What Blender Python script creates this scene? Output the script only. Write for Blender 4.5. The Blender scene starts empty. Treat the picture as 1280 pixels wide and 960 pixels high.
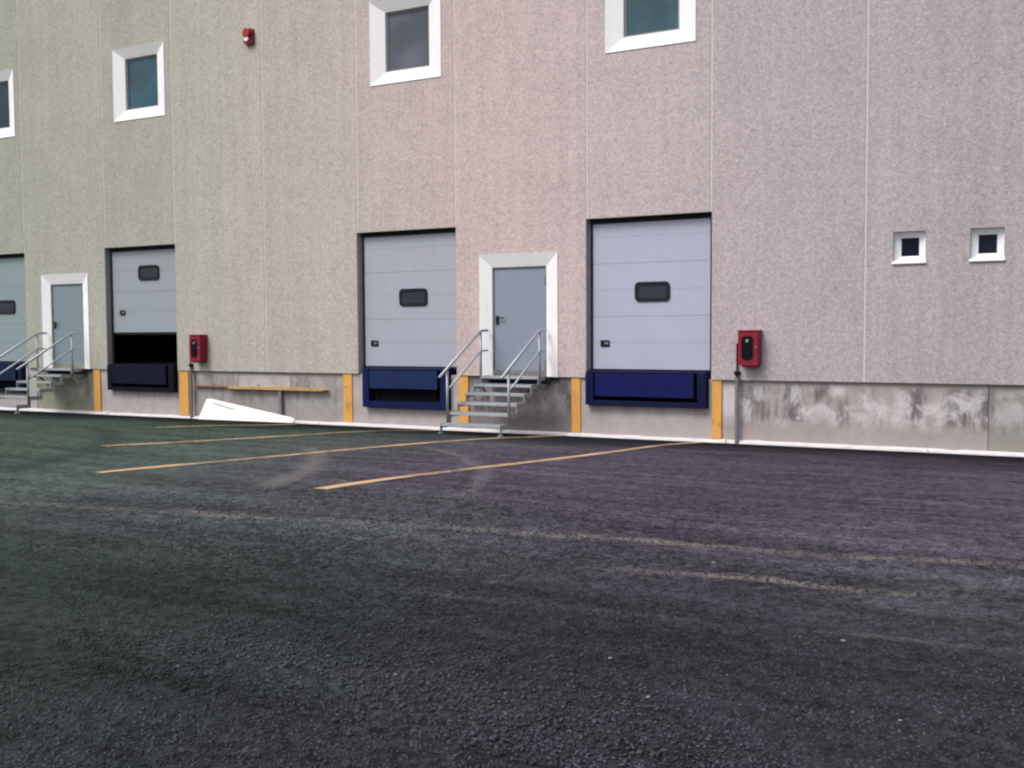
import bpy, bmesh, math, random
from mathutils import Vector, Matrix

random.seed(11)
S = 1.12                                   # survey units -> metres
PI = math.pi
scene = bpy.context.scene
COL = scene.collection

# ------------------------------------------------------------------ node helpers
class NT:
    def __init__(self, name):
        self.m = bpy.data.materials.new(name); self.m.use_nodes = True
        self.t = self.m.node_tree; self.t.nodes.clear()
        self.out = self.t.nodes.new('ShaderNodeOutputMaterial')
        self.b = self.t.nodes.new('ShaderNodeBsdfPrincipled')
        self.t.links.new(self.b.outputs[0], self.out.inputs[0])
    def n(self, kind, **kw):
        nd = self.t.nodes.new('ShaderNode' + kind)
        for k, v in kw.items(): setattr(nd, k, v)
        return nd
    def put(self, sock, v):
        if isinstance(v, bpy.types.NodeSocket): self.t.links.new(v, sock)
        elif isinstance(v, (tuple, list)):
            v = tuple(v)
            if sock.type == 'RGBA' and len(v) == 3: v = v + (1,)
            sock.default_value = v
        else: sock.default_value = v
    def coord(self):                       # object coordinates in survey units
        tc = self.n('TexCoord')
        mp = self.n('VectorMath', operation='SCALE'); mp.inputs[3].default_value = 1 / S
        self.t.links.new(tc.outputs['Object'], mp.inputs[0])
        return mp.outputs[0]
    def mapped(self, vec, scale=(1, 1, 1), loc=(0, 0, 0), rot=(0, 0, 0)):
        mp = self.n('Mapping'); mp.inputs['Scale'].default_value = scale
        mp.inputs['Location'].default_value = loc; mp.inputs['Rotation'].default_value = rot
        self.t.links.new(vec, mp.inputs['Vector']); return mp.outputs[0]
    def noise(self, vec, scale, detail=4, rough=.55, dist=0):
        nd = self.n('TexNoise'); self.put(nd.inputs['Vector'], vec)
        nd.inputs['Scale'].default_value = scale; nd.inputs['Detail'].default_value = detail
        nd.inputs['Roughness'].default_value = rough; nd.inputs['Distortion'].default_value = dist
        return nd.outputs['Fac']
    def voro(self, vec, scale, out='Color', feature='F1', rnd=1):
        nd = self.n('TexVoronoi', feature=feature); self.put(nd.inputs['Vector'], vec)
        nd.inputs['Scale'].default_value = scale; nd.inputs['Randomness'].default_value = rnd
        return nd.outputs[out]
    def math(self, op, a, b=0, c=0, clamp=False):
        nd = self.n('Math', operation=op, use_clamp=clamp)
        self.put(nd.inputs[0], a); self.put(nd.inputs[1], b)
        if op in ('MULTIPLY_ADD', 'SMOOTH_MIN', 'COMPARE'): self.put(nd.inputs[2], c)
        return nd.outputs[0]
    def ramp(self, fac, lo, hi, a=0., b=1.):   # smooth map of fac lo..hi to a..b
        nd = self.n('MapRange', interpolation_type='SMOOTHSTEP')
        self.put(nd.inputs[0], fac)
        for i, v in ((1, lo), (2, hi), (3, a), (4, b)): nd.inputs[i].default_value = v
        return nd.outputs[0]
    def mix(self, f, a, b, blend='MIX'):
        nd = self.n('Mix', data_type='RGBA', blend_type=blend)
        self.put(nd.inputs[0], f); self.put(nd.inputs[6], a); self.put(nd.inputs[7], b)
        return nd.outputs[2]
    def sep(self, v):
        nd = self.n('SeparateXYZ'); self.put(nd.inputs[0], v); return nd.outputs
    def grey(self, c):
        nd = self.n('RGBToBW'); self.put(nd.inputs[0], c); return nd.outputs[0]
    def tint(self):
        return self.n('ObjectInfo').outputs['Color']
    def bump(self, h, strength=.3, dist=.01):
        nd = self.n('Bump'); self.put(nd.inputs['Height'], h)
        nd.inputs['Strength'].default_value = strength; nd.inputs['Distance'].default_value = dist
        self.t.links.new(nd.outputs[0], self.b.inputs['Normal'])
    def done(self, color, rough=.7, metal=0., spec=.4):
        self.put(self.b.inputs['Base Color'], color); self.put(self.b.inputs['Roughness'], rough)
        self.put(self.b.inputs['Metallic'], metal); self.put(self.b.inputs['Specular IOR Level'], spec)
        return self.m

def rgb(r, g, b):                          # sRGB 0..255 -> linear
    f = lambda c: (c / 255 / 12.92) if c / 255 <= .04045 else ((c / 255 + .055) / 1.055) ** 2.4
    return (f(r), f(g), f(b))

# ------------------------------------------------------------------ materials
LENS_CAST = [(-30, (.292, .306, .268)), (-21, (.310, .318, .282)), (-15, (.374, .364, .333)), (-12, (.438, .396, .380)), (-9.5, (.482, .402, .400)),
         (-6, (.462, .393, .403)), (-3.5, (.404, .366, .388)), (-1, (.362, .328, .352)), (9, (.32, .30, .32))]
def mat_wall():
    t = NT('washed aggregate concrete'); P = t.coord()
    g = t.grey(t.voro(P, 44)); g2 = t.grey(t.voro(P, 23))
    spd = t.ramp(t.voro(P, 30, 'Distance'), .1, .75)
    mott = t.noise(P, 1.1, 5, .6)
    fine = t.noise(P, 30, 5, .7)
    streak = t.noise(t.mapped(P, (5.5, 5.5, .18)), 1, 5, .6)
    drip = t.noise(t.mapped(P, (16, 16, .5)), 1, 4, .65)
    v = t.math('MULTIPLY_ADD', t.math('SUBTRACT', g, .5), .34, 1)
    v = t.math('MULTIPLY_ADD', t.math('SUBTRACT', g2, .5), .17, v)
    v = t.math('MULTIPLY_ADD', t.math('SUBTRACT', spd, .5), -.12, v)
    v = t.math('MULTIPLY_ADD', t.math('SUBTRACT', fine, .5), .36, v)
    v = t.math('MULTIPLY_ADD', t.math('SUBTRACT', mott, .5), .24, v)
    v = t.math('MULTIPLY_ADD', t.math('SUBTRACT', streak, .5), .27, v)
    v = t.math('MULTIPLY_ADD', t.math('SUBTRACT', drip, .5), .10, v)
    cv = t.n('CombineColor'); 
    for i in range(3): t.put(cv.inputs[i], v)
    # lens cast painted in: greenish grey to pinkish and mauve grey along the facade
    rp = t.n('ValToRGB'); cr = rp.color_ramp; x0, x1 = -30, 9
    while len(cr.elements) < len(LENS_CAST): cr.elements.new(.5)
    for el, (px, c) in zip(cr.elements, LENS_CAST): el.position = (px - x0) / (x1 - x0)
    for el, (px, c) in zip(cr.elements, LENS_CAST): el.color = tuple(c) + (1,)
    xs = t.math('MULTIPLY_ADD', t.math('SUBTRACT', t.noise(P, .35, 3, .5), .5), 3.0, t.math('ADD', t.sep(P)[0], -10.3))
    t.put(rp.inputs[0], t.math('DIVIDE', t.math('SUBTRACT', xs, x0), x1 - x0))
    col = t.mix(1, t.mix(1, rp.outputs[0], t.tint(), 'MULTIPLY'), cv.outputs[0], 'MULTIPLY')
    # warm and cool stones in the mix
    col = t.mix(t.ramp(g, .55, .8, 0, .35), col, t.mix(1, col, (1.12, .98, .92), 'MULTIPLY'))
    t.bump(t.math('ADD', g, t.math('MULTIPLY', fine, .7)), .35, .012)
    return t.done(col, .9, 0, .25)

def mat_concrete(name, base, stain=.4, efflo=.0, moss=.0, seed=0):
    t = NT(name); P = t.mapped(t.coord(), loc=(seed * 3.1, 0, 0)); z = t.sep(t.coord())[2]
    big = t.noise(P, 1.6, 6, .6, .5); mid = t.noise(P, 5, 6, .65, .3); fine = t.noise(P, 45, 4, .7)
    drip = t.noise(t.mapped(P, (3.6, 3.6, .55)), 1, 6, .62, .4)
    v = t.math('MULTIPLY_ADD', t.math('SUBTRACT', mid, .5), .45, 1)
    v = t.math('MULTIPLY_ADD', t.math('SUBTRACT', fine, .5), .35, v)
    v = t.math('MULTIPLY_ADD', t.math('SUBTRACT', big, .5), .35, v)
    cv = t.n('CombineColor')
    for i in range(3): t.put(cv.inputs[i], v)
    col = t.mix(1, base, cv.outputs[0], 'MULTIPLY')
    zone = t.math('MULTIPLY', t.ramp(z, .22, .46), t.ramp(t.math('ADD', z, t.math('MULTIPLY', mid, .3)), 1.12, .98, 0, 1))
    dk = t.math('MULTIPLY', t.ramp(drip, .45, .58), t.math('MULTIPLY', zone, stain))
    col = t.mix(dk, col, (base[0] * .33, base[1] * .31, base[2] * .36))
    if efflo:
        wh = t.math('MULTIPLY', t.ramp(t.noise(t.mapped(P, (2.6, 2.6, 2.0), loc=(7, 0, 3.4)), 1, 7, .68, .45), .45, .62),
                    t.math('MULTIPLY', zone, efflo))
        col = t.mix(wh, col, (.56, .53, .56))
    if moss:
        ms = t.math('MULTIPLY', t.ramp(big, .42, .6), moss)
        col = t.mix(ms, col, (.13, .15, .085))
    # splash dirt at the foot
    t.bump(t.math('ADD', mid, fine), .35, .01)
    return t.done(col, .88, 0, .3)

def mat_plain(name, col, rough=.5, metal=0., spec=.5, var=.12, scale=6, dirt=0., dirtcol=(.12, .10, .08), tint=False):
    t = NT(name); P = t.coord()
    n = t.noise(P, scale, 5, .6); f = t.noise(P, scale * 9, 3, .6)
    base = t.tint() if tint else col
    v = t.math('MULTIPLY_ADD', t.math('SUBTRACT', n, .5), var * 2, 1)
    v = t.math('MULTIPLY_ADD', t.math('SUBTRACT', f, .5), var, v)
    cv = t.n('CombineColor')
    for i in range(3): t.put(cv.inputs[i], v)
    c = t.mix(1, base, cv.outputs[0], 'MULTIPLY')
    if dirt:
        d = t.noise(t.mapped(P, (7, 7, .8), loc=(3, 1, 0)), 1, 6, .65)
        c = t.mix(t.ramp(d, .5, .75, 0, dirt), c, dirtcol)
    t.bump(f, .06, .004)
    return t.done(c, t.math('MULTIPLY_ADD', n, .2, rough - .1), metal, spec)

def mat_asphalt():
    t = NT('asphalt'); P = t.coord(); X, Y, Z = t.sep(P)[:3]
    g = t.grey(t.voro(P, 36)); g2 = t.grey(t.voro(P, 15)); 
    fine = t.noise(P, 24, 5, .78); mid = t.noise(P, 5, 5, .7)
    pv = t.mapped(P, (.22, 1.6, 1), rot=(0, 0, math.radians(-8.8)))
    streak = t.noise(pv, 1.5, 6, .62); streak2 = t.noise(t.mapped(pv, loc=(4, 9, 0)), 5.0, 5, .6)
    big = t.noise(P, .33, 4, .55)
    v = t.math('MULTIPLY_ADD', t.math('SUBTRACT', g, .5), .95, 1)
    v = t.math('MULTIPLY_ADD', t.math('SUBTRACT', g2, .5), .8, v)
    v = t.math('MULTIPLY_ADD', t.math('SUBTRACT', fine, .5), 3.0, v)
    v = t.math('MULTIPLY_ADD', t.math('SUBTRACT', mid, .5), .7, v)
    v = t.math('MULTIPLY_ADD', t.math('SUBTRACT', streak, .5), 2.1, v)
    v = t.math('MULTIPLY_ADD', t.math('SUBTRACT', streak2, .5), .7, v)
    v = t.math('MULTIPLY_ADD', t.math('SUBTRACT', big, .5), .5, v)
    v = t.math('MAXIMUM', v, .12)
    v = t.math('POWER', v, 1.35)
    cv = t.n('CombineColor')
    for i in range(3): t.put(cv.inputs[i], v)
    # lens cast put into the base: bluish-purple mid-yard, greenish further out
    dx = t.math('ADD', X, 2.0); dy = t.math('MULTIPLY', t.math('ADD', Y, 5.0), .75)
    rad = t.math('SQRT', t.math('ADD', t.math('MULTIPLY', dx, dx), t.math('MULTIPLY', dy, dy)))
    gm = t.ramp(t.math('MULTIPLY_ADD', t.math('SUBTRACT', big, .5), 4, rad), 2.5, 8.5)
    base = t.mix(gm, (.066, .054, .081), (.041, .069, .053))
    # nearest lane: a blacker pass, with lens vignette and cast put into its colour
    lane = t.math('SUBTRACT', Y, t.math('MULTIPLY', X, .156))
    base = t.mix(t.ramp(t.math('MULTIPLY_ADD', t.math('SUBTRACT', big, .5), 2.2, lane), -11.8, -9.3, .80, 0), base, t.mix(t.ramp(X, -4.2, -1.6), (.0065, .0155, .0110), (.0110, .0105, .0160)))
    col = t.mix(1, base, cv.outputs[0], 'MULTIPLY')
    # odd pale stones
    pale = t.ramp(t.grey(t.voro(t.mapped(P, loc=(5, 3, 0)), 40)), .86, .90, 0, .5)
    pale = t.math('MULTIPLY', pale, t.ramp(fine, .5, .65))
    col = t.mix(pale, col, (.17, .16, .15))
    # wheel-dusted smears: pale seams along the paver joint, two tyre sweeps
    wob = t.math('MULTIPLY_ADD', t.noise(P, 1.3, 5, .7), .34, -.17)
    def seam(k, c, w, x0, x1, amt, br):
        d = t.math('ABSOLUTE', t.math('ADD', t.math('SUBTRACT', t.math('SUBTRACT', Y, t.math('MULTIPLY', X, k)), c), wob))
        m = t.ramp(d, 0, w, 1, 0)
        m = t.math('MULTIPLY', m, t.math('MULTIPLY', t.ramp(X, x0, x0 + .8), t.ramp(X, x1 - .5, x1, 1, 0)))
        m = t.math('MULTIPLY', m, t.ramp(t.noise(t.mapped(P, loc=(br, 0, 0)), 2.4, 6, .7), .28, .62))
        m = t.math('MULTIPLY', m, t.ramp(fine, .35, .6, .35, 1))
        return t.math('MULTIPLY', m, amt)
    dust = t.math('MULTIPLY', seam(.156, -9.62, .13, -7.8, 4, 1.0, 1), t.ramp(X, -7.5, -1.5, .45, 1))
    dust = t.math('MAXIMUM', dust, seam(.147, -10.39, .11, -2.3, -.2, 1.0, 4))
    dust = t.math('MAXIMUM', dust, seam(.15, -8.6, .05, -9, 4, .4, 8))
    dust = t.math('MAXIMUM', dust, seam(.15, -11.2, .06, -3, 2, .35, 11))
    dust = t.math('MAXIMUM', dust, seam(.15, -7.4, .06, -8, 4, .3, 15))
    def arc(cx, cy, r, w, x0, x1, y0, y1, amt):
        ax = t.math('SUBTRACT', X, cx); ay = t.math('SUBTRACT', Y, cy)
        d = t.math('SQRT', t.math('ADD', t.math('MULTIPLY', ax, ax), t.math('MULTIPLY', ay, ay)))
        m = t.ramp(t.math('ABSOLUTE', t.math('ADD', t.math('SUBTRACT', d, r), wob)), 0, w, 1, 0)
        m = t.math('MULTIPLY', m, t.math('MULTIPLY', t.ramp(X, x0, x0 + .5), t.ramp(X, x1 - .5, x1, 1, 0)))
        m = t.math('MULTIPLY', m, t.math('MULTIPLY', t.ramp(Y, y0, y0 + .6), t.ramp(Y, y1 - .6, y1, 1, 0)))
        return t.math('MULTIPLY', t.math('MULTIPLY', m, t.ramp(fine, .3, .6, .3, 1)), amt)
    dust = t.math('MAXIMUM', dust, arc(-13.98, -12.33, 9.0, .20, -8.2, -5.2, -9.6, -5.2, .5))
    dust = t.math('MAXIMUM', dust, arc(-12.09, -11.47, 8.6, .13, -7.2, -3.6, -9.3, -4.4, .42))
    skid = arc(-19.7, -15.6, 13.0, .30, -13.5, -7.8, -10.2, -4.2, .6)
    col = t.mix(skid, col, (.012, .013, .013))
    col = t.mix(dust, col, (.24, .215, .195))
    # darker, duller band along the dock wall, fading out into the yard
    edge = t.math('MULTIPLY_ADD', t.math('SUBTRACT', t.noise(t.mapped(P, (.4, 1.2, 1)), 1.1, 4, .6), .5), 2.6, Y)
    band = t.ramp(edge, -4.6, -.6, 0, .92)
    col = t.mix(band, col, (.006, .006, .009))
    t.bump(t.math('ADD', t.math('ADD', g, t.math('MULTIPLY', g2, .8)), t.math('MULTIPLY', fine, 1.6)), .9, .02)
    return t.done(col, .75, 0, t.math('MULTIPLY_ADD', band, -.2, .2))

def mat_line():
    t = NT('worn yellow road paint'); P = t.coord()
    w = t.noise(P, 9, 6, .75); w2 = t.noise(P, .8, 3, .5)
    m = t.ramp(t.math('MULTIPLY_ADD', w2, .8, w), .66, 1.02)
    f = t.noise(P, 40, 4, .7)
    yel = t.mix(f, (.50, .29, .13), (.62, .44, .27))
    col = t.mix(m, (.075, .06, .05), yel)
    t.bump(f, .3, .006)
    return t.done(col, .8, 0, .3)

def mat_stripe():
    t = NT('yellow wall paint'); P = t.coord()
    w = t.noise(P, 12, 6, .7); w2 = t.noise(t.mapped(P, (2, 2, 1.2)), 1.5, 5, .6)
    col = t.mix(w2, (.70, .33, .055), (.58, .31, .085))
    col = t.mix(t.ramp(w, .57, .68, 0, .8), col, (.26, .22, .17))
    col = t.mix(t.ramp(t.noise(t.mapped(P, (5, 5, 2), loc=(2, 2, 5)), 1.6, 6, .7), .56, .70, 0, .6), col, (.12, .08, .05))
    t.bump(w, .2, .005)
    return t.done(col, .6, 0, .4)

def mat_galv():
    t = NT('galvanised steel'); P = t.coord()
    n = t.grey(t.voro(P, 40)); f = t.noise(P, 6, 4, .6)
    col = t.mix(t.math('MULTIPLY_ADD', n, .5, t.math('MULTIPLY', f, .5)), (.30, .33, .36), (.44, .47, .50))
    return t.done(col, t.math('MULTIPLY_ADD', f, .25, .38), .55, .5)

def mat_glass(name='window glass', rough=.06, spec=.26):
    t = NT(name); P = t.coord()
    n = t.noise(P, 1.2, 3, .5)
    col = t.mix(t.ramp(n, .35, .65, 0, .5), t.tint(), (.02, .03, .04))  # uneven reflection painted into the glass colour
    return t.done(col, t.math('MULTIPLY_ADD', n, .06, rough), 0, spec)

def mat_door():
    t = NT('grey door paint'); P = t.coord()
    n = t.noise(P, 1.4, 4, .55); f = t.noise(P, 60, 3, .6)
    d = t.noise(t.mapped(P, (9, 9, .6)), 1, 5, .6)
    v = t.math('MULTIPLY_ADD', t.math('SUBTRACT', n, .5), .12, 1)
    v = t.math('MULTIPLY_ADD', t.math('SUBTRACT', d, .5), .10, v)
    cv = t.n('CombineColor')
    for i in range(3): t.put(cv.inputs[i], v)
    col = t.mix(1, t.tint(), cv.outputs[0], 'MULTIPLY')
    t.bump(f, .05, .003)
    return t.done(col, .45, 0, .4)

M = {}
M['wall'] = mat_wall()
M['plinth'] = mat_concrete('plinth concrete', (.285, .265, .255), .35, .25, 0, 1)
M['plinth_stained'] = mat_concrete('water stained plinth concrete', (.335, .298, .292), .85, .8, 0, 2)
M['plinth_dark'] = mat_concrete('dark plinth concrete', (.185, .158, .165), .85, .3, 0, 3)  # darker base for the plinth behind the near steps
M['plinth_moss'] = mat_concrete('mossy plinth concrete', (.24, .245, .20), .5, .1, .65, 4)
M['plinth_far'] = mat_concrete('yellowing plinth concrete', (.27, .25, .235), .5, .5, .22, 7)
M['plinth_clean'] = mat_concrete('pale dock pit concrete', (.37, .335, .335), .22, .2, 0, 5)
M['kerb'] = mat_plain('pale concrete kerb', (.60, .57, .59), .8, 0, .3, .2, 5, .35, (.35, .33, .3))
M['sealant'] = mat_plain('joint sealant', (.56, .52, .50), .8, 0, .2, .12, 3)
M['white'] = mat_plain('white render', (.79, .78, .80), .7, 0, .3, .06, 3, .22, (.45, .44, .42))
M['whiteframe'] = mat_plain('white window frame', (.74, .76, .80), .45, 0, .4, .03, 4)
M['door'] = mat_door()
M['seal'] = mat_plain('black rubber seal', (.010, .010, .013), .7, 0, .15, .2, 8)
M['black'] = mat_plain('black plastic', (.010, .010, .013), .45, 0, .2, .1, 8)
M['glass'] = mat_glass()
M['dimglass'] = mat_glass('dim window glass', .08, .1)
M['blue'] = mat_plain('blue steel paint', None, .55, 0, .12, .34, 4, .6, (.012, .012, .025), tint=True)
M['pit'] = mat_plain('dark pit steel', (.006, .006, .010), .8, 0, .1, .2, 6)
M['galv'] = mat_galv()
M['red'] = mat_plain('red cabinet paint', (.215, .008, .028), .42, 0, .25, .14, 8, .3, (.08, .012, .02))
M['chrome'] = mat_plain('bright metal', (.8, .8, .8), .15, 1, .5, .03, 8)
M['darkglass'] = mat_plain('dark cabinet glass', (.006, .006, .010), .15, 0, .25, .1, 4)
M['pipe'] = mat_plain('grey steel pipe', (.20, .20, .22), .5, .3, .4, .2, 9, .3, (.10, .07, .05))
M['stripe'] = mat_stripe()
M['line'] = mat_line()
M['asphalt'] = mat_asphalt()
M['timber'] = mat_plain('yellowed timber', (.44, .29, .13), .75, 0, .3, .22, 9, .45, (.20, .12, .06))
M['rust'] = mat_plain('rust brown timber', (.24, .12, .06), .8, 0, .3, .25, 9, .3, (.10, .05, .04))
M['board'] = mat_plain('white board', (.76, .76, .75), .55, 0, .3, .05, 5, .12, (.4, .38, .35))
M['interior'] = mat_plain('bare interior', (.16, .155, .15), .9, 0, .2, .15, 1)
M['redlens'] = mat_plain('red plastic', (.30, .006, .015), .3, 0, .35, .08, 8)
def mat_aggregate():
    t = NT('asphalt aggregate'); P = t.coord(); X = t.sep(P)[0]
    r = t.n('NewGeometry').outputs['Random Per Island']
    v = t.ramp(r, 0, 1, .35, 1.3)
    pv = t.mapped(P, (.22, 1.6, 1), rot=(0, 0, math.radians(-8.8)))
    v = t.math('MULTIPLY', v, t.ramp(t.noise(pv, 1.5, 6, .62), .3, .7, .62, 1.45))
    cv = t.n('CombineColor')
    for i in range(3): t.put(cv.inputs[i], v)
    hue = t.mix(t.ramp(t.math('MULTIPLY_ADD', t.noise(P, .5, 3), 3, X), -3.2, .6), (.026, .052, .038), (.047, .041, .060))  # lens cast put into the stones: greenish left, purplish right
    col = t.mix(1, hue, cv.outputs[0], 'MULTIPLY')
    col = t.mix(t.ramp(r, .985, 1, 0, .5), col, (.12, .115, .11))
    return t.done(col, .8, 0, .2)
M['aggregate'] = mat_aggregate()
M['stone'] = mat_plain('pale stone chips', (.22, .20, .19), .85, 0, .3, .3, 30)

# ------------------------------------------------------------------ mesh helpers (survey units, world frame)
class MB:
    def __init__(self): self.bm = bmesh.new()
    def box(self, x0, x1, y0, y1, z0, z1, bev=0.):
        r = bmesh.ops.create_cube(self.bm, size=1)
        c = Vector(((x0 + x1) / 2, (y0 + y1) / 2, (z0 + z1) / 2)); d = Vector((x1 - x0, y1 - y0, z1 - z0))
        for v in r['verts']: v.co = Vector((v.co[i] * d[i] + c[i] for i in range(3)))
        if bev:
            es = list({e for v in r['verts'] for e in v.link_edges})
            bmesh.ops.bevel(self.bm, geom=es, offset=bev, segments=2, affect='EDGES', profile=.6)
        return self
    def poly(self, pts):
        vs = [self.bm.verts.new(p) for p in pts]; self.bm.faces.new(vs); return self
    def prism(self, pts, axis, a, b):      # outline in the plane normal to axis, from a to b
        def P(p, t):
            q = list(p); q.insert('xyz'.index(axis), t); return q
        va = [self.bm.verts.new(P(p, a)) for p in pts]; vb = [self.bm.verts.new(P(p, b)) for p in pts]
        self.bm.faces.new(va); self.bm.faces.new(vb[::-1])
        n = len(pts)
        for i in range(n):
            j = (i + 1) % n
            self.bm.faces.new((va[j], va[i], vb[i], vb[j]))
        return self
    def tube(self, pts, r, n=10):
        pts = [Vector(p) for p in pts]; rings = []
        for i, p in enumerate(pts):
            a = (pts[i] - pts[i - 1]).normalized() if i else None
            b = (pts[i + 1] - pts[i]).normalized() if i < len(pts) - 1 else None
            d = ((a or b) + (b or a)).normalized()
            up = Vector((0, 0, 1)) if abs(d.z) < .9 else Vector((1, 0, 0))
            u = d.cross(up).normalized(); w = d.cross(u)
            rings.append([self.bm.verts.new(p + (u * math.cos(k * 2 * PI / n) + w * math.sin(k * 2 * PI / n)) * r) for k in range(n)])
        for A, B in zip(rings, rings[1:]):
            for k in range(n): self.bm.faces.new((A[k], A[(k + 1) % n], B[(k + 1) % n], B[k]))
        self.bm.faces.new(rings[0][::-1]); self.bm.faces.new(rings[-1]); return self
    def disc(self, c, axis, r, h, n=20, r2=None):
        q = {'y': Matrix.Rotation(PI / 2, 4, 'X'), 'x': Matrix.Rotation(PI / 2, 4, 'Y'), 'z': Matrix()}[axis]
        bmesh.ops.create_cone(self.bm, cap_ends=True, segments=n, radius1=r, radius2=r if r2 is None else r2, depth=h,
                              matrix=Matrix.Translation(c) @ q); return self
    def rrect(self, x0, x1, z0, z1, y0, y1, rad, n=5, hole=None):   # rounded slab facing -y
        pts = []
        for cx, cz, a0 in ((x1 - rad, z1 - rad, 0), (x0 + rad, z1 - rad, 90), (x0 + rad, z0 + rad, 180), (x1 - rad, z0 + rad, 270)):
            for k in range(n + 1):
                a = math.radians(a0 + 90 * k / n); pts.append((cx + rad * math.cos(a), cz + rad * math.sin(a)))
        if hole is None: return self.prism(pts, 'y', y0, y1)
        inn = []
        hx0, hx1, hz0, hz1, hr = hole
        for cx, cz, a0 in ((hx1 - hr, hz1 - hr, 0), (hx0 + hr, hz1 - hr, 90), (hx0 + hr, hz0 + hr, 180), (hx1 - hr, hz0 + hr, 270)):
            for k in range(n + 1):
                a = math.radians(a0 + 90 * k / n); inn.append((cx + hr * math.cos(a), cz + hr * math.sin(a)))
        N = len(pts)
        L = [[self.bm.verts.new((p[0], y, p[1])) for p in q] for q in (pts, inn) for y in (y0, y1)]
        of, ob, jf, jb = L
        for i in range(N):
            j = (i + 1) % N
            self.bm.faces.new((of[i], of[j], jf[j], jf[i])); self.bm.faces.new((ob[j], ob[i], jb[i], jb[j]))
            self.bm.faces.new((of[j], of[i], ob[i], ob[j])); self.bm.faces.new((jf[i], jf[j], jb[j], jb[i]))
        return self
    def build(self, name, mat, parent=None, color=None, smooth=False, loc=None):
        # vertices were given in the world; they become local to the thing's origin
        o_loc = Vector(loc) if loc is not None else (Vector(parent['_o']) if parent is not None and '_o' in parent else Vector((0, 0, 0)))
        bmesh.ops.recalc_face_normals(self.bm, faces=self.bm.faces)
        for v in self.bm.verts: v.co = (v.co - o_loc) * S
        me = bpy.data.meshes.new(name); self.bm.to_mesh(me); self.bm.free()
        me.materials.append(mat)
        if smooth:
            for p in me.polygons: p.use_smooth = True
        o = bpy.data.objects.new(name, me); COL.objects.link(o)
        o['_o'] = tuple(o_loc)
        if parent is not None: o.parent = parent
        else: o.location = o_loc * S
        if color: o.color = tuple(color) + (1,)
        return o

def thing(name, label, cat, loc, group=None):
    o = bpy.data.objects.new(name, None); COL.objects.link(o)
    o.empty_display_size = .3; o.location = Vector(loc) * S; o['_o'] = tuple(loc)
    return tag(o, label, cat, group)
def tag(o, label, cat, group=None):
    o['label'] = label; o['category'] = cat
    if group: o['group'] = group
    return o
def dup(root, loc, label):
    def cp(o, par):
        c = o.copy(); COL.objects.link(c)
        if par is not None: c.parent = par; c.matrix_parent_inverse = o.matrix_parent_inverse
        for ch in [k for k in bpy.data.objects if k.parent == o and k is not c]: cp(ch, c)
        return c
    r = cp(root, None); r.location = Vector(loc) * S; r['label'] = label; return r

# ------------------------------------------------------------------ ground
def gz(y):                                 # the yard falls towards the dock wall
    a = max(-y, 0); b = min(a, 11)
    if a < 1.5: return .075 * a
    if a < 3: return .1125 + (b - 1.5) * .075 - (.025 / 1.5) * ((b - 1.5) ** 2 / 2)
    if a < 8: return .20625 + (b - 3) * .05
    return .45625 + .05 * (b - 8) - .05 * (b - 8) ** 2 / 6

g = MB()
ys = [60, 25, .06] + [-.25 * i for i in range(0, 50)] + [-13, -16, -22, -40, -90, -250]
xs = [-250, -90, -50] + [-30 + i for i in range(0, 42)] + [30, 90, 250]
rows = [[g.bm.verts.new((x, y, gz(y) - (.02 if y > .01 else 0) + (.010 * math.sin(x * 1.1 + y * .7) * min(1, max(0, -y - .6)) if -13 < y < -.5 else 0))) for x in xs] for y in ys]
for A, B in zip(rows, rows[1:]):
    for i in range(len(xs) - 1): g.bm.faces.new((A[i], A[i + 1], B[i + 1], B[i]))
o = g.build('asphalt_ground', M['asphalt'], smooth=True); o['kind'] = 'structure'
def gzz(x, y): return gz(y) + (.010 * math.sin(x * 1.1 + y * .7) * min(1, max(0, -y - .6)) if -13 < y < -.5 else 0)

k = MB()                                   # sloping mortar kerb along the foot of the wall, in bays
x = -29.6
pr = [(.045, 0), (-.055, 0), (-.05, .022), (.02, .052), (.045, .052)]
segs = []
while x < 9:
    x2 = min(x + random.uniform(2.2, 3.2), 9.0); dz = random.uniform(-.006, .006); dy = random.uniform(-.008, .008)
    nst = max(3, int((x2 - x) / .16)); prev = None
    for q in range(nst + 1):
        xx = x + .004 + (x2 - x - .008) * q / nst; jy, jz = random.gauss(0, .004), random.gauss(0, .0035)
        if random.random() < .07: jz -= .014; jy += .012
        ring = [k.bm.verts.new((xx, a + (dy + jy if a < .04 else 0), b + (dz + jz if b > 0 else 0))) for a, b in pr]
        if prev:
            for m_ in range(5): k.bm.faces.new((prev[m_], prev[(m_ + 1) % 5], ring[(m_ + 1) % 5], ring[m_]))
        else: k.bm.faces.new(ring)
        prev = ring
    k.bm.faces.new(prev[::-1]); x = x2
o = k.build('concrete_kerb', M['kerb']); o['kind'] = 'structure'

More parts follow.
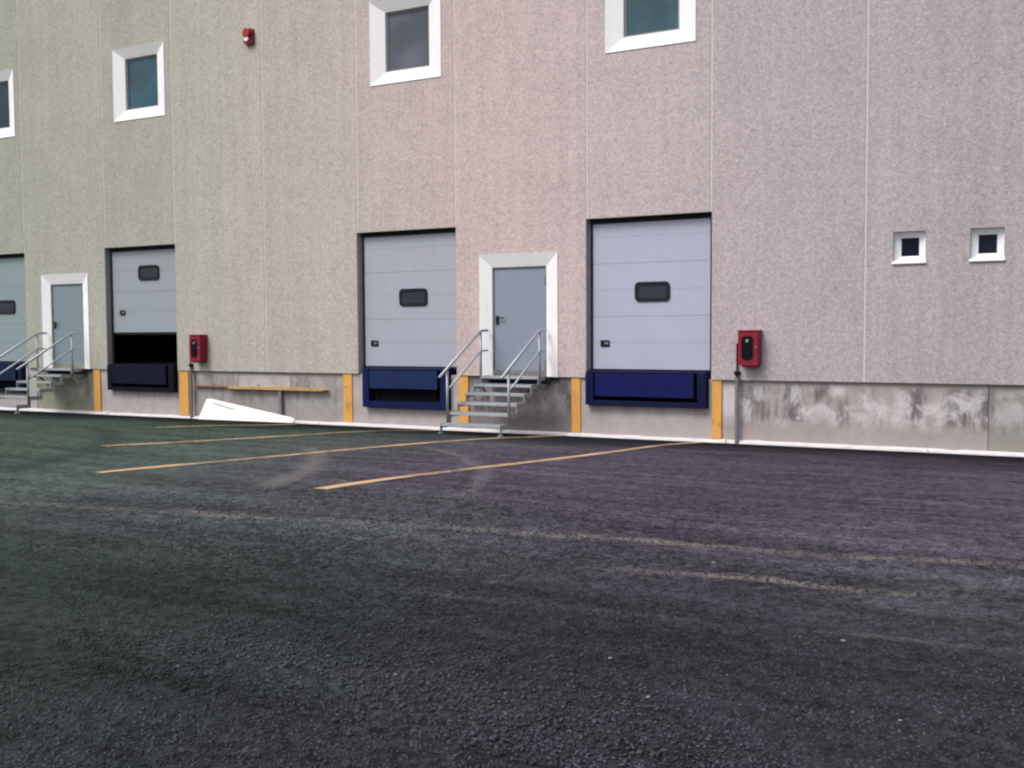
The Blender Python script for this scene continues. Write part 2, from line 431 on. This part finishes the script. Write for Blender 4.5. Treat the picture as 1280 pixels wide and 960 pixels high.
# ------------------------------------------------------------------ warehouse
W = thing('warehouse', 'pale roughcast concrete warehouse with grey dock doors and white framed windows above the yard', 'warehouse', (-10.3, 0, 0))
TOP = 11.0; LEDGE = .98
doors = [dict(x0=-22.5, x1=-20.45, zb=1.12, lev=(-21.5, 1.90, .42)), dict(x0=-17.85, x1=-15.83, zb=1.77, lev=(-16.84, 1.93, .54)),
         dict(x0=-11.25, x1=-9.16, zb=1.12, lev=(-10.22, 1.82, .37)), dict(x0=-6.66, x1=-4.58, zb=1.12, lev=(-5.645, 2.03, .54))]
DT = 3.575
windows = [(-21.36, .74), (-16.735, .735), (-10.16, .75), (-5.58, .75)]
pdoors = [-7.93, -19.14]
small = [(-1.92, -1.49), (-.915, -.49)]
joints = [-29.6, -27.2, -24.85, -22.5, -20.45, -17.85, -15.83, -13.46, -11.25, -9.16, -6.66, -4.58, -2.3, .02, 2.35, 4.7, 7.0, 9.0]

def panel(x0, x1, z0, z1, holes, y0=0, y1=.2):
    m = MB(); G = .016
    x0 += G; x1 -= G
    X = sorted({x0, x1, *[min(max(h[i], x0), x1) for h in holes for i in (0, 1)]})
    Zs = sorted({z0, z1, *[min(max(h[i], z0), z1) for h in holes for i in (2, 3)]})
    V = {}
    def v(i, j, y):
        if (i, j, y) not in V: V[i, j, y] = m.bm.verts.new((X[i], y, Zs[j]))
        return V[i, j, y]
    def solid(i, j):
        if i < 0 or j < 0 or i >= len(X) - 1 or j >= len(Zs) - 1: return False
        cx, cz = (X[i] + X[i + 1]) / 2, (Zs[j] + Zs[j + 1]) / 2
        return not any(h[0] < cx < h[1] and h[2] < cz < h[3] for h in holes)
    for i in range(len(X) - 1):
        for j in range(len(Zs) - 1):
            if not solid(i, j): continue
            for y in (y0, y1): m.bm.faces.new([v(i, j, y), v(i + 1, j, y), v(i + 1, j + 1, y), v(i, j + 1, y)])
            for di, dj, a, b in ((-1, 0, (i, j), (i, j + 1)), (1, 0, (i + 1, j), (i + 1, j + 1)), (0, -1, (i, j), (i + 1, j)), (0, 1, (i, j + 1), (i + 1, j + 1))):
                if not solid(i + di, j + dj): m.bm.faces.new([v(*a, y0), v(*b, y0), v(*b, y1), v(*a, y1)])
    return m

for a, b in zip(joints, joints[1:]):
    holes = []; z0 = LEDGE
    for d in doors:
        if abs(d['x0'] - a) < .01: z0 = DT
    for cx, hw in windows:
        if a < cx < b: holes.append((cx - hw + .02, cx + hw - .02, 6.2 + .02, 7.69 - .02))
    for cx in pdoors:
        if a < cx < b: holes.append((cx - .73, cx + .73, LEDGE - .1, 3.045))
    for s0, s1 in small:
        if a < s0 < b: holes.append((s0, s1, 2.69, 3.13))
    j = random.uniform(.975, 1.045)
    panel(a, b, z0, TOP, holes).build('wall_panel', M['wall'], W, (j * random.uniform(.99, 1.01), j, j * random.uniform(.985, 1.015)))
# sealant in the joints
for q in joints[1:-1]:
    zb = LEDGE
    for d in doors:
        if abs(q - d['x0']) < .01 or abs(q - d['x1']) < .01: zb = DT
    MB().box(q - .014, q + .014, .007, .1, zb, TOP - .01).build('joint_seal', M['sealant'], W)
MB().box(-29.65, 9.05, -.03, .28, TOP + .002, TOP + .09, .01).build('coping', M['galv'], W)
# hall behind the facade
sh = MB()
sh.box(-29.6, 9.0, 22, 22.2, 0, TOP); sh.box(-29.6, -29.4, .21, 21.99, 0, TOP); sh.box(8.8, 9.0, .21, 21.99, 0, TOP)
sh.box(-29.39, 8.79, .21, 21.99, TOP - .2, TOP - .01); sh.box(-29.39, 8.79, .9, 21.99, .2, 1.085)
sh.build('hall_shell', M['interior'], W)

# plinth, set back under the panels
PY = .05
def plinth(x0, x1, mat, y=PY, z1=LEDGE + .1):
    MB().box(x0 + .004, x1 - .004, y, .85, -.05, z1).build('plinth', M[mat], W)
plinth(-29.6, -22.75, 'plinth_moss'); plinth(-20.2, -18.12, 'plinth_moss'); plinth(-15.52, -14.35, 'plinth'); plinth(-14.35, -12.75, 'plinth')
plinth(-12.75, -11.64, 'plinth'); plinth(-8.94, -6.96, 'plinth_dark'); plinth(-4.40, -.65, 'plinth_stained'); plinth(-.65, 2.4, 'plinth_far'); plinth(2.4, 9, 'plinth')
MB().box(-14.2, -12.9, PY - .012, PY + .05, .69, .90).build('mortar_patch', M['plinth_clean'], W)
MB().box(-4.38, 9, PY - .001, PY + .02, .979, .985).build('ledge_shadow_gap', M['seal'], W) if False else None
MB().box(-29.6, 9, .12, .20, .94, .975).build('ledge_bearing', M['seal'], W) if False else None
ends = [(-22.75, -20.2), (-18.12, -15.52), (-11.64, -8.94), (-6.96, -4.40)]
for d, (e0, e1) in zip(doors, ends):
    cx, w, zb = d['lev']
    m = MB()
    l0, l1 = cx - w / 2 - .015, cx + w / 2 + .015
    m.box(e0 + .002, e1 - .002, PY - .006, .80, -.05, zb - .012, .008)
    m.box(e0 + .002, l0, PY - .006, .80, zb - .010, LEDGE - .003, .006)
    m.box(l1, e1 - .002, PY - .006, .80, zb - .010, LEDGE - .003, .006)
    # pit cheeks run up inside the opening
    m.box(d['x0'] - .03, d['x0'] + .03, .205, .8, LEDGE + .005, 1.08)
    m.box(d['x1'] - .03, d['x1'] + .03, .205, .8, LEDGE + .005, 1.08)
    m.build('dock_pit_wall', M['plinth_clean'], W)
for x0, x1 in [(-18.33, -18.13), (-15.80, -15.55), (-11.63, -11.43), (-9.12, -8.93), (-6.95, -6.79), (-4.555, -4.405)]:
    MB().box(x0, x1, PY - .03, PY + .02,   .06, LEDGE - .006, .006).build('guide_stripe', M['stripe'], W)

# sectional dock doors
DY = .135
lineset = [1.12, 1.55, 1.98, 2.41, 2.84, 3.27]
for n, d in enumerate(doors):
    x0, x1, zb = d['x0'], d['x1'], d['zb']
    up = zb - 1.12
    col = [(.215, .270, .290), (.262, .295, .328), (.335, .348, .420), (.370, .384, .490)][n]
    m = MB()
    zs = [z + up for z in lineset if z + up < DT + .1] + [DT + .12]
    for a, b in zip(zs, zs[1:]):
        major = min(abs(b - up - 1.98), abs(b - up - 2.84)) < .01
        gap = .005 if major else .0016
        vx0, vx1, vz0, vz1 = (x0 + .90, x0 + 1.46, 2.22 + up, 2.51 + up)
        m.box(x0 - .10, x1 + .10, DY, DY + .045, a + .001, b - gap, .003)
    m.box(x0 - .09, x1 + .09, DY + .006, DY + .03, zb + .01, DT + .1)
    leaf = m.build('dock_door', M['door'], W, col)
    MB().box(x0 - .10, x1 + .10, DY + .012, DY + .035, zb - .05, zb - .001).build('bottom_seal', M['seal'], leaf)
    # rounded vision window and recessed pull
    vx0, vx1, vz0, vz1 = [(x0 + .93, x0 + 1.53), (x0 + .84, x0 + 1.44), (x0 + .83, x0 + 1.43), (x0 + .79, x0 + 1.38)][n] + (2.215 + up, 2.53 + up)
    vf = MB().rrect(vx0, vx1, vz0, vz1, DY - .022, DY + .002, .075, 6, (vx0 + .05, vx1 - .05, vz0 + .05, vz1 - .05, .045)).build('vision_window', M['black'], leaf)
    MB().rrect(vx0 + .049, vx1 - .049, vz0 + .049, vz1 - .049, DY - .010, DY - .002, .045, 6).build('pane', M['dimglass'], vf, (.035, .040, .055))
    hx = x0 + (.27 if n > 1 else .34); hz = 1.54 + up
    hp = MB().rrect(hx - .08, hx + .08, hz - .055, hz + .055, DY - .014, DY + .002, .02, 4).build('handle_plate', M['black'], leaf)
    MB().box(hx + .0, hx + .065, DY - .03, DY - .016, hz - .015, hz + .02, .004).build('pull', M['pipe'], hp)
    # rubber seals at head and jambs
    sl = MB()
    sl.box(x0 + .018, x0 + .055, DY - .02, DY - .002, 1.10, DT - .08); sl.box(x1 - .04, x1 - .018, DY - .02, DY - .002, 1.10, DT - .08)
    sl.box(x0 + .018, x1 - .018, DY - .03, DY - .002, DT - .078, DT + .02)
    sl.build('door_seal', M['seal'], W)

# splayed white surrounds with window or door in them
def surround(m, X, x, Zz, z, y0, y1, bottom=True):
    o = [(X[0], y0, Zz[0]), (X[1], y0, Zz[0]), (X[1], y0, Zz[1]), (X[0], y0, Zz[1])]
    i = [(x[0], y1, z[0]), (x[1], y1, z[0]), (x[1], y1, z[1]), (x[0], y1, z[1])]
    ob = [(p[0], .06, p[2]) for p in o]; ib = [(p[0], y1 + .07, p[2]) for p in i]
    for a in range(4):
        if a == 0 and not bottom: continue
        b = (a + 1) % 4
        m.poly([o[a], o[b], i[b], i[a]]); m.poly([o[a], o[b], ob[b], ob[a]][::-1]); m.poly([i[a], i[b], ib[b], ib[a]])
    return m
gl = [(.006, .022, .036), (.022, .082, .115), (.105, .115, .145), (.040, .100, .125)]
for n, (cx, hw) in enumerate(windows):
    iz0, iz1 = 6.43, 7.49
    w = surround(MB(), (cx - hw, cx + hw), (cx - .47, cx + .46), (6.2, 7.69), (iz0, iz1), -.014, .075).build('window', M['white'], W)
    fm = MB(); a0, a1 = cx - .468, cx + .458
    for q in ((a0, a1, iz0 + .002, iz0 + .035), (a0, a1, iz1 - .035, iz1 - .002), (a0, a0 + .035, iz0 + .036, iz1 - .036), (a1 - .035, a1, iz0 + .036, iz1 - .036)):
        fm.box(q[0], q[1], .118, .16, q[2], q[3])
    fm.build('frame', M['whiteframe'] if n else M['pipe'], w) if False else fm.build('frame', M['pipe'], w)
    MB().box(a0 + .034, a1 - .034, .135, .15, iz0 + .034, iz1 - .034).build('pane', M['glass'], w, gl[n])
for cx in pdoors:
    sd = surround(MB(), (cx - .745, cx + .745), (cx - .525, cx + .51), (LEDGE - .002, 3.062), (LEDGE, 2.845), -.014, .05, False).build('door_surround', M['white'], W)
    leaf = MB().box(cx - .50, cx + .475, .085, .125, 1.0, 2.815, .006).build('personnel_door', M['door'], W, (.212, .242, .312) if cx > -10 else (.165, .222, .252))
    fr = MB(); fr.box(cx - .523, cx - .503, .07, .12, 1.0, 2.843); fr.box(cx + .478, cx + .508, .07, .12, 1.0, 2.843); fr.box(cx - .502, cx + .477, .07, .12, 2.818, 2.843)
    fr.build('door_frame', M['pipe'], sd)
    h = MB().rrect(cx - .47, cx - .415, 1.86, 2.02, .072, .086, .015, 3)
    h.tube([(cx - .443, .08, 1.985), (cx - .443, .035, 1.985), (cx - .425, .03, 1.985), (cx - .30, .03, 1.98)], .013, 8)
    h.build('handle', M['black'], leaf)
    for hz in (2.62, 1.18):
        MB().disc((cx + .485, .06, hz), 'z', .018, .15, 10).build('hinge', M['pipe'], leaf)
    MB().box(cx - .74, cx + .74, -.012, .2, LEDGE - .045, LEDGE - .004, .004).build('threshold', M['pit'], W)
for s0, s1 in small:
    w = MB()
    e = .004
    y0, y1 = .075, .115
    # splayed frame standing back in a sharp-edged opening
    surround(w, (s0 + e, s1 - e), (s0 + .095, s1 - .095), (2.69 + e, 3.13 - e), (2.785, 3.045), .075, .12)
    w = w.build('small_window', M['whiteframe'], W)
    MB().prism([(.10, 2.7), (-.03, 2.672), (-.03, 2.69), (.10, 2.745)], 'x', s0 - .015, s1 + .012).build('sill', M['white'], w)
    MB().box(s0 + .09, s1 - .09, .150, .16, 2.78, 3.05).build('pane', M['dimglass'], w, (.004, .005, .018))
    MB().box(s0 - .02, s1 + .02, .201, .23, 2.67, 3.15).build('backing', M['interior'], w)

# ------------------------------------------------------------------ dock levellers
lab = ['blue steel dock leveller half out of frame behind the far steps', 'dark blue dock leveller under the half open dock door',
       'blue dock leveller with a deep dark slot under its lip, left of the near steps', 'deep blue dock leveller nearest the red cabinet with conduit']
for n, d in enumerate(doors):
    cx, w, zb = d['lev']; x0, x1 = cx - w / 2, cx + w / 2
    t = thing('dock_leveller', lab[n], 'dock leveller', (cx, 0, zb), 'blue dock levellers under the dock doors')
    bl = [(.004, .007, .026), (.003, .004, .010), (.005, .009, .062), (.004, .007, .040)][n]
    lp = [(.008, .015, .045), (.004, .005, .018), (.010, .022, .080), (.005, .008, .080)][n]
    f = MB()
    f.box(x0, x0 + .14, -.07, .80, zb, 1.068, .005); f.box(x1 - .14, x1, -.07, .80, zb, 1.068, .005)
    f.box(x0 + .141, x1 - .141, -.07, .78, zb + .002, zb + (.11 if n == 2 else .075), .005)
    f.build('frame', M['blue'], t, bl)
    MB().box(x0 + .141, x1 - .141, .10, .12, zb + .11, 1.06).build('pit_back', M['pit'], t)
    MB().box(x0 + .01, x1 - .01, -.06, .895, 1.071, 1.092, .004).build('deck_plate', M['blue'], t, lp)
    l = MB(); lb = .72 if n == 2 else .685
    l.box(x0 + .175, x1 - .19, -.095, -.072, lb, 1.05, .006)
    lip = l.build('lip', M['blue'], t, lp)
    hg = MB().tube([(x0 + .19, -.082, 1.058), (x1 - .20, -.082, 1.058)], .013, 8)
    hg.build('hinge', M['pit'], t)
    for s in (x0 + .28, x1 - .3):
        MB().prism([(-.068, lb + .06), (.09, zb + .16), (.09, zb + .22), (-.068, lb + .14)], 'x', s - .025, s + .025).build('strut', M['pit'], t)

# ------------------------------------------------------------------ steel steps
def make_steps(cx):
    t = thing('steel_steps', 'galvanised steel steps with tube handrails at the near grey personnel door', 'steps', (cx, 0, 0), 'steel steps up to the personnel doors')
    hw = .53; ty = [-.02, -.30, -.57, -.825, -1.095, -1.37, -1.65]; tz = [.99, .865, .735, .592, .448, .288]
    for i, z in enumerate(tz):
        yb, yf = ty[i], ty[i + 1]
        m = MB()
        m.box(cx - hw, cx + hw, yf, yf + .022, z - .042, z, .003)              # nosing
        m.box(cx - hw, cx + hw, yb - .022, yb - .004, z - .042, z - .002)
        for q in range(1, 6):
            yy = yf + .02 + (yb - yf - .04) * q / 6
            m.box(cx - hw, cx + hw, yy - .006, yy + .006, z - .03, z - .002)
        for q in range(27):
            xx = cx - hw + .02 + (2 * hw - .04) * q / 26
            m.box(xx - .003, xx + .003, yf + .023, yb - .023, z - .026, z - .004)
        m.build('landing' if i == 0 else 'tread', M['galv'], t)
    for s in (-1, 1):                                                          # stepped flat-bar stringers
        xa = cx + s * (hw + .008); m = MB()
        for i, z in enumerate(tz):
            m.box(xa - .006, xa + .006, ty[i + 1] - .004, ty[i] + (.0 if i else .01), z - .075, z + .004)
            zn = tz[i + 1] - .075 if i < 5 else gzz(cx, -1.6) - .01
            m.box(xa - .0055, xa + .0055, ty[i + 1] - .002, ty[i + 1] + .055, zn + .001, z - .0755)
        m.build('stringer', M['galv'], t)
        xr = xa + s * .02
        for (py, z0, z1) in ((-.275, .80, 1.75), (-1.385, .29, 1.135)):
            MB().tube([(xr, py, z0), (xr, py, z1)], .021).build('post', M['galv'], t, smooth=True)
        MB().tube([(xr, -.03, 1.765), (xr, -.20, 1.765), (xr, -.27, 1.755), (xr, -.33, 1.73), (xr, -1.63, 1.02)], .023).build('handrail', M['galv'], t, smooth=True)
        MB().tube([(xr, -.03, 1.42), (xr, -.22, 1.42), (xr, -.275, 1.41), (xr, -.33, 1.385), (xr, -1.385, .80)], .017).build('mid_rail', M['galv'], t, smooth=True)
        MB().box(xa - .03, xa + .03, -1.68, -1.58, gzz(cx, -1.63) - .02, gzz(cx, -1.63) + .012).build('foot_plate', M['galv'], t)
        m = MB(); m.box(xa - .004, xa + .004, -.3, .045, .80, .86)
        m.prism([(-.02, .56), (-.02, .62), (-.27, .86), (-.30, .86), (-.30, .81)], 'x', xa - .003, xa + .003)
        m.build('wall_bracket', M['galv'], t)
    MB().box(cx - hw - .02, cx + hw + .10, -.028, -.014, .865, .972).build('landing_shade_plate', M['seal'], t)  # dark plate added to give the shade below the landing
    return t
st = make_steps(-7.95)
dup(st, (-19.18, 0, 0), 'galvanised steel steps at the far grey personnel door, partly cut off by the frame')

# ------------------------------------------------------------------ red cabinets
def cabinet(x0, x1, z0, z1, label, px, run):
    w = x1 - x0; cx = (x0 + x1) / 2; D = -.20
    t = thing('hose_cabinet', label, 'wall cabinet', (cx, 0, z0), 'red wall cabinets beside the docks')
    out = [(x0, z0 + .10), (x0 + .07, z0), (x1 - .04, z0), (x1, z0 + .04), (x1, z1), (x0, z1)]
    m = MB(); m.prism(out, 'y', D + .03, -.001)
    m.build('case', M['red'], t)
    d = MB()
    d.rrect(x0 + .006, x1 - .006, z0 + .03, z1 - .006, D, D + .029, .03, 4, (x0 + .055, x1 - .075, z0 + .10, z1 - .075, .06))
    df = d.build('door', M['red'], t)
    MB().box(x0 - .006, x1 + .012, D - .012, .0, z1 + .001, z1 + .016, .003).build('rain_hood', M['red'], t)
    MB().rrect(x0 + .054, x1 - .074, z0 + .099, z1 - .074, D + .018, D + .028, .06, 5).build('glass', M['darkglass'], df)
    vx = (x0 + x1 - .02) / 2
    MB().disc((vx, D - .002, z0 + .40), 'y', .034, .04, 18, .024).build('lamp', M['chrome'], df, smooth=False)
    MB().disc((vx + .005, D + .008, z0 + .235), 'y', .055, .02, 22, .05).build('dial', M['pit'], df)
    MB().disc((x1 - .035, D - .006, z0 + .3), 'y', .014, .02, 12).build('latch', M['pipe'], df)
    p = MB(); p.tube([(px, -.035, gz(-.035) + .0), (px, -.035, 1.0)], .03, 12); p.disc((px, -.035, .99), 'z', .037, .06, 14); p.disc((px, -.035, .55), 'z', .036, .03, 14)
    p.build('conduit', M['pipe'], t, smooth=False)
    p = MB(); p.tube([(px, -.035, 1.0), (px, -.035, z0 + .34), (px + .02, -.035, z0 + .375), (x0 + .02, -.035, z0 + .38)], .014, 8)
    p.build('feed_pipe', M['pit'], t)
    MB().box(px - .045, px + .045, -.05, .0, 1.06, 1.12, .006).build('pipe_clamp', M['pit'], t)
    return t
cabinet(-4.10, -3.785, 1.185, 1.73, 'red wall cabinet with dark window standing right of the nearest dock door', -4.15, 1)
cabinet(-15.29, -14.985, 1.15, 1.70, 'red wall cabinet with dark window beside the half open dock door', -15.42, 1)

# ------------------------------------------------------------------ alarm sounder
t = thing('alarm_sounder', 'small red alarm sounder with pale front high on the wall', 'alarm', (-13.71, 0, 7.31))
MB().rrect(-13.82, -13.61, 7.31, 7.60, -.075, -.001, .03, 4).build('housing', M['red'], t)
MB().disc((-13.715, -.105, 7.51), 'y', .075, .06, 20, .085).build('horn', M['redlens'], t)
MB().disc((-13.72, -.10, 7.405), 'y', .045, .05, 18, .05).build('lens', M['board'], t)

# ------------------------------------------------------------------ buffer rail
t = thing('buffer_rail', 'yellowed timber rail with rusty left end bracketed along the low concrete plinth', 'rail', (-13.6, PY, 0))
MB().box(-15.35, -14.42, -.02, .035, .655, .69, .006).build('beam', M['rust'], t)
MB().prism([(-14.415, .635), (-12.12, .635), (-11.98, .66), (-12.10, .69), (-14.415, .69)], 'y', -.06, .035).build('beam', M['timber'], t)
MB().box(-13.15, -13.08, -.035, .045, .0, .62, .006).build('support_post', M['pipe'], t)
for xx in (-14.9, -13.7, -12.5): MB().box(xx - .025, xx + .025, .036, .052, .58, .74, .003).build('bracket', M['pipe'], t)

# ------------------------------------------------------------------ white board
b = MB(); 
def bp(x, z, o): 
    y = -.27 + z * .55; return (x, y + o, z + .02 - o * .0)
outl = [(-15.02, 0), (-14.99, .39), (-14.93, .405), (-12.72, .11), (-12.60, .075), (-12.62, .012)]
F = [b.bm.verts.new(bp(x, z, 0)) for x, z in outl]; B = [b.bm.verts.new(bp(x, z, .045)) for x, z in outl]
b.bm.faces.new(F); b.bm.faces.new(B[::-1])
for i in range(len(outl)):
    j = (i + 1) % len(outl); b.bm.faces.new((F[j], F[i], B[i], B[j]))
bmesh.ops.bevel(b.bm, geom=list(b.bm.edges), offset=.006, segments=1, affect='EDGES')
mk = MB().poly([bp(-14.78, .335, -.003), bp(-14.16, .222, -.003), bp(-14.17, .198, -.003), bp(-14.79, .315, -.003)])
o = b.build('leaning_board', M['board'], loc=(-13.8, -.2, 0)); tag(o, 'white tapering board left leaning at the foot of the wall', 'board')
mk.build('scuff_mark', M['pipe'], o)

# ------------------------------------------------------------------ bay lines
LL = ['yellow bay line running out from the stripe left of the nearest red cabinet',
      'yellow bay line starting just right of the near steel steps',
      'yellow bay line starting under the near steel steps',
      'short faded yellow bay line in front of the white board, farthest of the lines']
for pts, lb in zip([[(-4.66, -.09), (-4.745, -3.0), (-4.86, -6.0), (-4.93, -7.4), (-5.04, -9.1)], [(-7.08, -.09), (-7.21, -3.1), (-7.36, -6.16), (-7.51, -9.11)], [(-9.36, -.2), (-9.76, -4.07), (-9.88, -7.02)],
                    [(-12.28, -.6), (-12.47, -3.76)]], LL):
    m = MB(); vs = []
    for (xa, ya), (xb, yb) in zip(pts, pts[1:]):
        n = max(2, int((ya - yb) / .12))
        for i in range(n + (1 if (xb, yb) == pts[-1] else 0)):
            f = i / n; x = xa + (xb - xa) * f; y = ya + (yb - ya) * f
            w = .062 + .005 * math.sin(y * 5 + x) + random.uniform(-.004, .004)
            vs.append([m.bm.verts.new((x + s * w, y, gzz(x + s * w, y) + .005)) for s in (-1, 1)])
    for A, B in zip(vs, vs[1:]): m.bm.faces.new((A[0], A[1], B[1], B[0]))
    o = m.build('bay_line', M['line'], loc=(pts[0][0], pts[0][1], 0)); tag(o, lb, 'road marking', 'yellow bay lines on the asphalt')

# ------------------------------------------------------------------ loose chips
m = MB()
spots = [(-.67, -11.41, .012), (-1.39, -12.05, .011), (-1.51, -10.31, .012), (-1.13, -12.36, .010)]
for i in range(60): spots.append((random.uniform(-7, 1.5), random.uniform(-13, -8.0), random.uniform(.003, .006)))
for x, y, r in spots:
    q = bmesh.ops.create_icosphere(m.bm, subdivisions=1, radius=r)
    sx, sy, sz = random.uniform(.8, 1.5), random.uniform(.7, 1.1), random.uniform(.4, .7)
    for v in q['verts']:
        k_ = random.uniform(.8, 1.15); v.co = Vector((v.co.x * sx * k_ + x, v.co.y * sy * k_ + y, v.co.z * sz * k_ + gzz(x, y) + r * sz * .6))
o = m.build('loose_grit', M['stone']); o['kind'] = 'stuff'

# ------------------------------------------------------------------ aggregate standing proud of the near lanes
import numpy as np
rng = np.random.default_rng(5)
N = 135000
rr = 1.7 + 6.6 * rng.random(N) ** 1.25; an = rng.uniform(math.radians(63), math.radians(150), N)
px = rr * np.cos(an); py = -15.49 + rr * np.sin(an)
keep = (rng.random(N) < np.clip((-7.6 - py) / 3.2, 0, 1)) & (px < 3); px, py = px[keep], py[keep]; n = len(px)
b_ = np.minimum(-py, 11); pz = np.where(b_ < 8, .20625 + (b_ - 3) * .05, .45625 + .05 * (b_ - 8) - .05 * (b_ - 8) ** 2 / 6)
pz = pz + .010 * np.sin(px * 1.1 + py * .7) * (py > -13)
rad = .0042 + .0050 * rng.random(n) ** 2.2
oct_ = np.array([(1, 0, 0), (0, 1, 0), (-1, 0, 0), (0, -1, 0), (0, 0, 1), (0, 0, -.5)], float)
ra = rng.uniform(0, 2 * PI, n); sc_ = np.stack([rng.uniform(.8, 1.5, n), rng.uniform(.7, 1.2, n), rng.uniform(.45, .9, n)], 1) * rad[:, None]
jit = rng.uniform(.75, 1.2, (n, 6, 1))
V = oct_[None] * jit * sc_[:, None, :]
c_, s_ = np.cos(ra)[:, None], np.sin(ra)[:, None]
V = np.stack([V[..., 0] * c_ - V[..., 1] * s_ + px[:, None], V[..., 0] * s_ + V[..., 1] * c_ + py[:, None], V[..., 2] + (pz + rad * .12)[:, None]], -1) * S
T = np.array([(0, 1, 4), (1, 2, 4), (2, 3, 4), (3, 0, 4), (1, 0, 5), (2, 1, 5), (3, 2, 5), (0, 3, 5)])
F = (T[None] + (np.arange(n) * 6)[:, None, None]).reshape(-1, 3)
me = bpy.data.meshes.new('asphalt_aggregate'); me.vertices.add(n * 6); me.vertices.foreach_set('co', V.reshape(-1).astype('f4'))
me.loops.add(F.size); me.loops.foreach_set('vertex_index', F.reshape(-1).astype('i4'))
me.polygons.add(len(F)); me.polygons.foreach_set('loop_start', (np.arange(len(F)) * 3).astype('i4'))
me.update(calc_edges=True); me.validate(); me.materials.append(M['aggregate'])
o = bpy.data.objects.new('asphalt_aggregate', me); COL.objects.link(o); o['kind'] = 'stuff'

# ------------------------------------------------------------------ light
EL, AZ = 52, 205                            # sun height; azimuth clockwise from +Y
wd = bpy.data.worlds.new('World'); scene.world = wd; wd.use_nodes = True
nt = wd.node_tree; nt.nodes.clear()
sky = nt.nodes.new('ShaderNodeTexSky'); sky.sky_type = 'NISHITA'; sky.sun_disc = False
sky.sun_elevation = math.radians(EL); sky.sun_rotation = math.radians(AZ); sky.air_density = 1.2; sky.dust_density = 4; sky.ozone_density = 1
hs = nt.nodes.new('ShaderNodeHueSaturation'); hs.inputs['Saturation'].default_value = .45
bg = nt.nodes.new('ShaderNodeBackground'); bg.inputs['Strength'].default_value = .112
ow = nt.nodes.new('ShaderNodeOutputWorld')
nt.links.new(sky.outputs[0], hs.inputs['Color']); nt.links.new(hs.outputs[0], bg.inputs['Color']); nt.links.new(bg.outputs[0], ow.inputs[0])
sl = bpy.data.lights.new('sun', 'SUN'); sl.energy = 1.3; sl.angle = math.radians(20); sl.color = (1, .96, .91)
so = bpy.data.objects.new('sun', sl); COL.objects.link(so)
a, e = math.radians(AZ), math.radians(EL)
dirv = Vector((math.sin(a) * math.cos(e), math.cos(a) * math.cos(e), math.sin(e)))
so.rotation_euler = dirv.to_track_quat('Z', 'Y').to_euler()

# ------------------------------------------------------------------ camera
f, yaw, pitch, roll, D = 1276.886, .4793051, -.0511097, -.0053540, 15.494681
fw = Vector((-math.sin(yaw) * math.cos(pitch), math.cos(yaw) * math.cos(pitch), math.sin(pitch)))
r = Vector((math.cos(yaw), math.sin(yaw), 0)); u = r.cross(fw)
r2 = r * math.cos(roll) + u * math.sin(roll); u2 = -r * math.sin(roll) + u * math.cos(roll)
cd = bpy.data.cameras.new('camera'); co = bpy.data.objects.new('camera', cd); COL.objects.link(co)
co.matrix_world = Matrix(((r2.x, u2.x, -fw.x, 0), (r2.y, u2.y, -fw.y, -D * S), (r2.z, u2.z, -fw.z, 1.74 * S), (0, 0, 0, 1)))
cd.sensor_width = 36; cd.lens = 36 * f / 1280; cd.clip_end = 2000; cd.clip_start = .05
scene.camera = co

for ob in bpy.data.objects:
    if '_o' in ob: del ob['_o']
scene.view_settings.view_transform = 'Standard'; scene.view_settings.look = 'None'
scene.view_settings.gamma = 1; scene.view_settings.exposure = .65; scene.view_settings.use_curve_mapping = False
scene.cycles.pixel_filter_type = 'BLACKMAN_HARRIS'; scene.cycles.filter_width = 2.3
scene.cycles.use_denoising = True
scene.cycles.max_bounces = 6; scene.cycles.diffuse_bounces = 4
